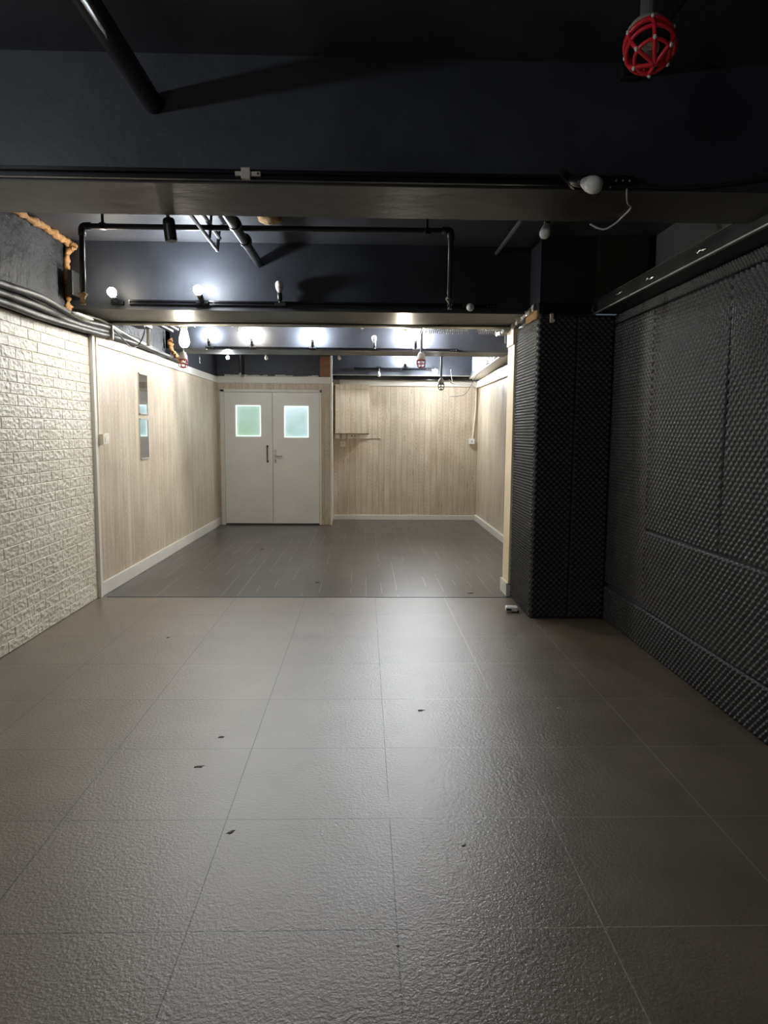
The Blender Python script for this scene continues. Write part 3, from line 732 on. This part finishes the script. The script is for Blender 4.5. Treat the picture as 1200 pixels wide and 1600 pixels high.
# ladder-like bracket
lr = empty('ceiling_bracket', (-1.05, 4.6, 2.70), 'grey U-shaped steel bracket under the ceiling left of the thick pipe', 'bracket')
MB().tube([(0.03, -1.2, .0), (0.0, .72, .0)], .012, 8).build('lower_bar', M['pipe_grey'], lr)
MB().tube([(0.04, -1.2, .08), (0.02, .72, .08)], .014, 8).build('upper_bar', M['pipe_grey'], lr)
MB().tube([(0.0, .72, -.012), (0.02, .72, .16)], .012, 8).build('end_post', M['pipe_grey'], lr)
MB().tube([(0.012, .42, 0), (0.025, .42, .16)], .009, 8).build('strut', M['pipe'], lr)
# vertical pipes
tag(MB().tube([(2.10, 5.395, 2.36), (2.10, 5.395, Z2)], .018, 12).build('corner_pipe', M['track'], smooth=True), 'black vertical pipe in the upper right wall corner above the metal rail', 'pipe')
sd = empty('sprinkler_drop', (-1.79, 10.55, 2.25), 'dark sprinkler drop pipe in front of the doors', 'pipe')
MB().tube([(0, 0, 0), (0, 0, .61)], .018, 12).build('drop_pipe', M['pipe'], sd, smooth=True)
MB().lathe([(.004, -.045), (.018, -.042), (.006, -.035), (.006, -.02), (.022, -.005), (.018, .01)], 12).build('sprinkler_head', M['chrome'], sd)
sx = empty('sprinkler_drop', (.0, 0, 0)) if False else None
for i, (x, y) in enumerate(((1.585, 8.25), (1.625, 8.28))):
    tag(MB().tube([(x, y, 2.43), (x, y, Z2)], .011, 10).build('riser_conduit', M['pipe_grey'], smooth=True), ['left', 'right'][i] + ' one of two thin grey risers beside the column top in the rear room', 'conduit', 'pair of thin risers')
# silver pipe under second beam + springs + hooks
tag(MB().tube([(-2.2, 6.385, 2.335), (-.5, 6.385, 2.337), (1.27, 6.385, 2.336)], .0165, 12).build('silver_pipe', M['silver'], smooth=True), 'silver conduit running along the rear underside of the second beam', 'pipe')
def spring(x0, x1, label):
    n = int((x1 - x0) / .0165); pts = []
    for k in range(n * 8 + 1):
        a = 2 * PI * k / 8; pts.append((x0 + (x1 - x0) * k / (n * 8), 6.40 + .021 * math.cos(a), 2.302 + .021 * math.sin(a)))
    tag(MB().tube(pts, .0028, 5).build('coiled_cord', M['wire_white'], smooth=True), label, 'coiled cord', 'white coils under the silver pipe')
spring(.45, .905, 'longer white coiled cord hanging under the silver conduit')
spring(.985, 1.235, 'shorter white coiled cord next to the foil at the column')
for x, l_ in ((-1.10, 'left'), (-.02, 'right')):
    e = empty('pipe_clip', (x, 6.41, 2.28), 'small white clip under the silver conduit, the %s one' % l_, 'clip', 'clips on the silver conduit')
    MB().box(-.004, .004, -.004, .004, 0, .035).box(-.014, .014, -.004, .004, .035, .043).build('clip_body', M['white'], e)
# metal rail above the foam wall
ra = empty('metal_rail', (1.70, 2.2, 2.30), 'long dull metal rail along the top of the foam wall', 'rail')
MB().box(-.004, .0, -3.0, 3.22, .004, .085).build('web', M['rail_dark'], ra)
MB().box(-.018, .0, -3.0, 3.22, -.004, .004).build('lower_lip', M['silver'], ra)
MB().box(-.014, .0, -3.0, 3.22, .085, .090).build('upper_lip', M['dark_steel'], ra)
rg = random.Random(5)
for yy in (.72, 1.45, 2.1, 2.62):
    mb = MB(); mb.tube([(-.008 - .004 * rg.random(), yy + k * .03, .035 + .02 * rg.random()) for k in range(5)], [.002, .006, .004, .007, .002], 6)
    tag(mb.build('tape_scrap', M['foil'], ra), 'scrap of shiny tape')
# fascia above the column and the foil around it
tag(MB().box(1.275, 1.66, 5.375, 5.42, 2.30, 2.375).build('column_fascia', M['track'], bevel=.002), 'glossy black board across the top of the foam column', 'fascia board')
tag(MB().box(1.365, 1.39, 5.395, 5.415, 2.235, 2.30).box(1.385, 1.40, 5.395, 5.405, 2.24, 2.26).build('cable_clip', M['plastic'], bevel=.003), 'small pale plastic clip hanging under the board on the column', 'clip')
tag(MB().box(1.66, 1.70, 5.39, 5.42, 2.29, 2.37).tube(spline([(1.665, 5.38, 2.33), (1.68, 5.375, 2.36), (1.70, 5.38, 2.33), (1.68, 5.37, 2.31), (1.665, 5.38, 2.33)]), .006, 6).build('tape_bundle', M['dark_steel']), 'crumpled dark tape where the rail meets the column', 'tape')
def crumple(name, a, b, wd, ht, label, seed, mat='foil', nseg=60, amp=.012):
    a, b = Vector(a), Vector(b); mb = MB(); rng = random.Random(seed); vs = []; fs = []
    prof = [(0, 0), (-wd, .0), (-wd, ht), (0, ht)]
    for i in range(nseg + 1):
        p = a.lerp(b, i / nseg)
        for (dx, dz) in prof:
            vs.append(p + Vector((dx + (rng.random() - .5) * amp, 0, dz + (rng.random() - .5) * amp)))
    m = len(prof)
    for i in range(nseg):
        for k in range(m):
            q = i * m + k; r = i * m + (k + 1) % m
            fs.append((q, r, r + m, q + m))
    fs.append((3, 2, 1, 0)); fs.append(tuple(nseg * m + k for k in range(m)))
    mb.add(vs, fs); return tag(mb.build(name, M[mat]), label, 'foil tape')
crumple('foil_tape', (1.30, 5.46, 2.335), (1.30, 6.42, 2.30), .045, .045, 'crumpled silver foil along the top edge of the column side', 2, nseg=40)
crumple('foil_tape', (1.69, 7.0, 2.445), (1.69, 11.7, 2.29), .03, .05, 'long crumpled silver foil along the bulkhead edge over the alcove', 3, nseg=110, amp=.022)
crumple('foil_tape', (1.29, 6.40, 2.295), (1.24, 6.55, 2.29), .07, .03, 'bright foil scrap at the top of the cream end board', 9, nseg=8, amp=.015)
tag(MB().box(1.27, 1.315, 5.44, 5.80, 2.275, 2.335).build('foam_edge', M['tan'], bevel=.012), 'yellowed foam edge at the top corner of the column side', 'foam edge')

# ------------------------------------------------------------------ cables along the left wall top
def cable(pts, r, label, mat='cable', name='wall_cable', group='thick cables over the brick wall', n=10):
    return tag(MB().tube(spline(pts), r, n).build(name, M[mat], smooth=True), label, 'cable', group)
cable([(-2.2, 1.6, 2.25), (-2.20, 3.4, 2.26), (-2.20, 4.53, 2.296), (-2.2, 5.05, 2.315), (-2.19, 5.46, 2.285), (-2.19, 5.83, 2.272), (-2.19, 6.4, 2.295), (-2.2, 7.2, 2.26)], .026, 'uppermost thick cable dipping over the brick wall')
cable([(-2.21, 1.6, 2.22), (-2.21, 3.4, 2.22), (-2.21, 4.53, 2.243), (-2.21, 5.05, 2.248), (-2.21, 5.6, 2.232), (-2.20, 6.2, 2.25), (-2.2, 7.0, 2.29), (-2.2, 8.0, 2.26)], .025, 'second thick cable from the top over the brick wall')
cable([(-2.205, 1.6, 2.165), (-2.205, 3.4, 2.17), (-2.2, 4.53, 2.188), (-2.2, 5.05, 2.186), (-2.195, 5.6, 2.198), (-2.195, 6.1, 2.215), (-2.19, 6.9, 2.245), (-2.185, 7.96, 2.248), (-2.18, 8.84, 2.24)], .024, 'lowest thick cable, running on over the wood wall trim')
cable([(-2.235, 1.6, 2.20), (-2.235, 4.5, 2.21), (-2.235, 5.6, 2.215), (-2.235, 7.0, 2.24)], .018, 'thin cable tucked against the wall behind the thick ones')
cable([(-2.2, 5.75, 2.31), (-2.19, 6.2, 2.33), (-2.17, 6.7, 2.29), (-2.16, 7.3, 2.255), (-2.2, 7.9, 2.25)], .012, 'slim grey cable twisting over the trim behind the second beam', 'silver')
cable([(-2.18, 6.3, 2.33), (-2.15, 6.55, 2.24), (-2.13, 6.75, 2.18), (-2.10, 6.9, 2.22), (-2.0, 6.75, 2.33), (-1.95, 6.45, 2.40)], .006, 'thin black wire looping down in front of the wood wall trim', 'wire', 'loose_wire', 'loose wires', 6)
cr = empty('cable_tie', (-2.185, 6.36, 2.19), 'grey-white strap holding the cables at the brick wall corner', 'strap')
MB().box(-.03, .035, -.012, .012, 0, .13).build('strap', M['cap'], cr, bevel=.006)
tag(MB().tube([(-2.13, 7.3, 2.25), (-2.13, 7.32, 2.42), (-2.10, 7.32, 2.45)], .016, 10).build('stub_pipe', M['cap'], smooth=True), 'pale stub pipe rising behind the cables', 'pipe')
tag(MB().box(-2.2, -2.06, 6.9, 7.2, 2.40, 2.46).build('junction_box', M['pipe'], bevel=.006), 'black junction box tucked behind the second beam at left', 'junction box')
# ribbed pale duct
rb = MB()
for k in range(6): rb.box(-2.10 + k * .055, -2.055 + k * .055, 6.8, 7.98, 2.475 + .018 * k, 2.50 + .018 * k)
rb.box(-2.11, -1.82, 6.8, 7.98, 2.53, 2.62)
tag(rb.build('ribbed_duct', M['light_grey'], bevel=.003), 'pale ribbed duct beneath the ceiling at left in the rear room', 'duct')
# long cable and loose wires by the nearest beam
cable([(1.02, 2.845, 2.366), (1.17, 2.845, 2.36), (1.34, 2.845, 2.372), (1.55, 2.845, 2.402), (1.9, 2.845, 2.45), (2.1, 2.845, 2.46)], .007, 'thin black cable leading right from the nearest track', 'wire', 'loose_wire', 'loose wires', 8)
cable([(1.00, 2.85, 2.355), (1.04, 2.95, 2.335), (1.09, 3.05, 2.345), (1.10, 3.18, 2.345), (1.085, 3.22, 2.33), (1.05, 3.24, 2.312), (1.02, 3.25, 2.318), (.99, 3.27, 2.34)], .004, 'short white wire drooping beneath the nearest beam', 'wire_white', 'loose_wire', 'loose wires', 8)
cable([(1.70, 10.4, 2.36), (1.66, 10.8, 2.27), (1.60, 11.1, 2.10), (1.55, 11.25, 2.02), (1.45, 11.3, 1.99), (1.33, 11.35, 1.985)], .004, 'thin black wire curling down in front of the alcove wall', 'wire', 'loose_wire', 'loose wires', 6)
cable([(1.28, 11.0, 2.22), (1.35, 11.2, 2.175), (1.55, 11.5, 2.175), (1.72, 11.70, 2.19), (1.78, 11.72, 2.12)], .005, 'pale wire running from the dark caged lamp to the corner conduit', 'cap', 'loose_wire', 'loose wires', 6)
cable([(1.33, 11.3, 2.40), (1.36, 11.35, 2.25), (1.41, 11.45, 2.12), (1.44, 11.6, 2.06)], .003, 'short thin wire hanging right of the dark caged lamp', 'cap', 'loose_wire', 'loose wires', 6)

# ------------------------------------------------------------------ expanding foam, plaster scars
def blobby(pts, r, seed, amp=.45, n=10, sub=14):
    P = spline(pts, sub); mb = MB(); mb.tube(P, [r * (1 + amp * (noise.noise(Vector((i * .7, seed, 0))))) for i in range(len(P))], n)
    mb.v = [tuple(Vector(v) + Vector((noise.noise(Vector(v) * 30 + Vector((seed, 0, 0))), noise.noise(Vector(v) * 30 + Vector((0, seed, 9))), noise.noise(Vector(v) * 30 + Vector((5, 0, seed))))) * r * .9) for v in mb.v]
    return mb
tag(blobby([(-2.25, 4.3, 2.83), (-2.25, 4.85, 2.825), (-2.25, 5.3, 2.835), (-2.24, 5.68, 2.83), (-2.20, 5.70, 2.80), (-2.25, 5.69, 2.76), (-2.255, 5.68, 2.6), (-2.25, 5.68, 2.48), (-2.255, 5.67, 2.32)], .024, 1.3).build('expanding_foam', M['orange'], smooth=True), 'orange expanding foam bead framing the rough wall at upper left', 'expanding foam')
tag(blobby([(-2.19, 8.36, 2.45), (-2.20, 8.40, 2.36), (-2.17, 8.42, 2.29), (-2.12, 8.42, 2.25), (-2.03, 8.42, 2.24)], .026, 4.1, .7).build('expanding_foam', M['orange'], smooth=True), 'small orange foam lump beside the little red caged lamp at left', 'expanding foam')
def scar(name, c, rx, ry, rz, mat, label, seed, n=14):
    mb = MB(); vs = []; fs = []
    for i in range(7):
        th = PI * i / 6
        for k in range(n):
            a = 2 * PI * k / n; v = Vector((math.sin(th) * math.cos(a) * rx, math.sin(th) * math.sin(a) * ry, math.cos(th) * rz))
            v *= 1 + .45 * noise.noise(Vector((math.cos(a) * 1.5, math.sin(a) * 1.5, th + seed)))
            vs.append(Vector(c) + v)
    for i in range(6):
        for k in range(n): fs.append((i * n + k, (i + 1) * n + k, (i + 1) * n + (k + 1) % n, i * n + (k + 1) % n))
    mb.add(vs, fs); return tag(mb.build(name, M[mat], smooth=True), label, 'plaster patch')
scar('plaster_patch', (-.655, 5.10, Z2 - .002), .085, .10, .03, 'tan', 'bare tan patch on the ceiling behind the nearest beam', 2)
scar('plaster_patch', (-2.08, 5.50, 2.25), .045, .16, .02, 'plaster', 'white plaster lump on top of the cables under the left sprinkler drop', 5)
tag(MB().box(-2.20, -2.165, 5.55, 5.735, 2.42, 2.60).build('metal_strip', M['dark_steel'], bevel=.002), 'dark metal strip beside the orange foam', 'metal strip')
mb = MB(); rg = random.Random(11); x = -2.10
while x < -.72:
    l = .05 + .1 * rg.random(); mb.box(x, x + l, 11.02, 11.09, 2.240, 2.25 + .022 * rg.random() * (1.6 if x < -1.8 else 1)); x += l
tag(mb.build('plaster_crumbs', M['plaster'], bevel=.003), 'broken plaster edge lying on top of the door wall trim', 'plaster')
tag(MB().box(-.668, -.518, 11.0, 11.09, 2.243, 2.55).build('brown_board', M['brown'], bevel=.002), 'brown wooden board standing on the door wall trim', 'board')
mb = MB(); z = 2.24
while z < 2.44:
    mb.tube([(-2.0 + .006 * rg.random(), 8.95, z), (-2.0 - .006 * rg.random(), 8.95, z + .022)], .005, 6); z += .024
tag(mb.build('hanging_chain', M['dark_steel']), 'thin dark chain hanging over the left wood wall', 'chain')

# ------------------------------------------------------------------ adapter on the floor, flecks
ad = empty('plug_adapter', (1.19, 5.64, 0), 'small white plug adapter lying on the tiles by the column', 'adapter')
ad.rotation_euler = (0, 0, -.12)
MB().box(-.05, .045, -.04, .045, .006, .042).build('casing', M['white'], ad, bevel=.008)
MB().box(-.046, -.004, -.0415, -.039, .016, .030).build('port', M['black_hole'], ad)
MB().box(.0, .055, -.035, .04, 0, .012).build('foot', M['black_hole'], ad, bevel=.002)
MB().box(-.04, -.015, -.036, -.03, .0, .007).build('pin', M['cap'], ad)
fleck = None
spots = [(-.661, 3.25, .030, 'dark paint fleck left of centre on the third row of tiles'), (-.70, 2.95, .03, 'long dark fleck below the one left of centre'), (.295, 3.57, .030, 'dark fleck right of centre near the tile joint'),
         (-.469, 2.444, .018, 'dark comma-shaped fleck on the dark tile joint at lower left'), (.352, 2.348, .014, 'small dark fleck right of the centre joint, nearest pair'), (.10, 1.86, .008, 'tiny fleck on the nearest row of tiles'),
         (-1.233, 8.70, .035, 'fleck on the grey planks before the doors'), (-.445, 6.75, .04, 'dark dash on the grey planks near the threshold'), (.955, 6.30, .03, 'dark fleck on the grey planks near the threshold at right'), (1.02, 3.6, .012, 'pale fleck on the dark tiles at right'), (-1.35, 4.9, .02, 'small fleck on the tiles near the brick wall')]
rg = random.Random(21)
for i, (x, y, r, l_) in enumerate(spots):
    mb = MB(); n = 11; sx_, sy_ = 1 + rg.random() * .6, .45 + rg.random() * .4; a0 = rg.random() * PI
    top = []; bot = []
    for k in range(n):
        a = 2 * PI * k / n; rr = r * .62 * (.5 + .8 * rg.random())
        px, py = rr * sx_ * math.cos(a), rr * sy_ * math.sin(a)
        qx, qy = px * math.cos(a0 * .3) - py * math.sin(a0 * .3), px * math.sin(a0 * .3) + py * math.cos(a0 * .3)
        top.append((x + qx * .85, y + qy * .85, .0015)); bot.append((x + qx, y + qy, -.0005 if y < YE else -.0012))
    mb.add(bot + top, [tuple(range(n, 2 * n))] + [(k, (k + 1) % n, n + (k + 1) % n, n + k) for k in range(n)])
    tag(mb.build('floor_fleck', M['cap'] if 'pale' in l_ else M['fleck']), l_, 'fleck', 'flecks of dirt on the floor')
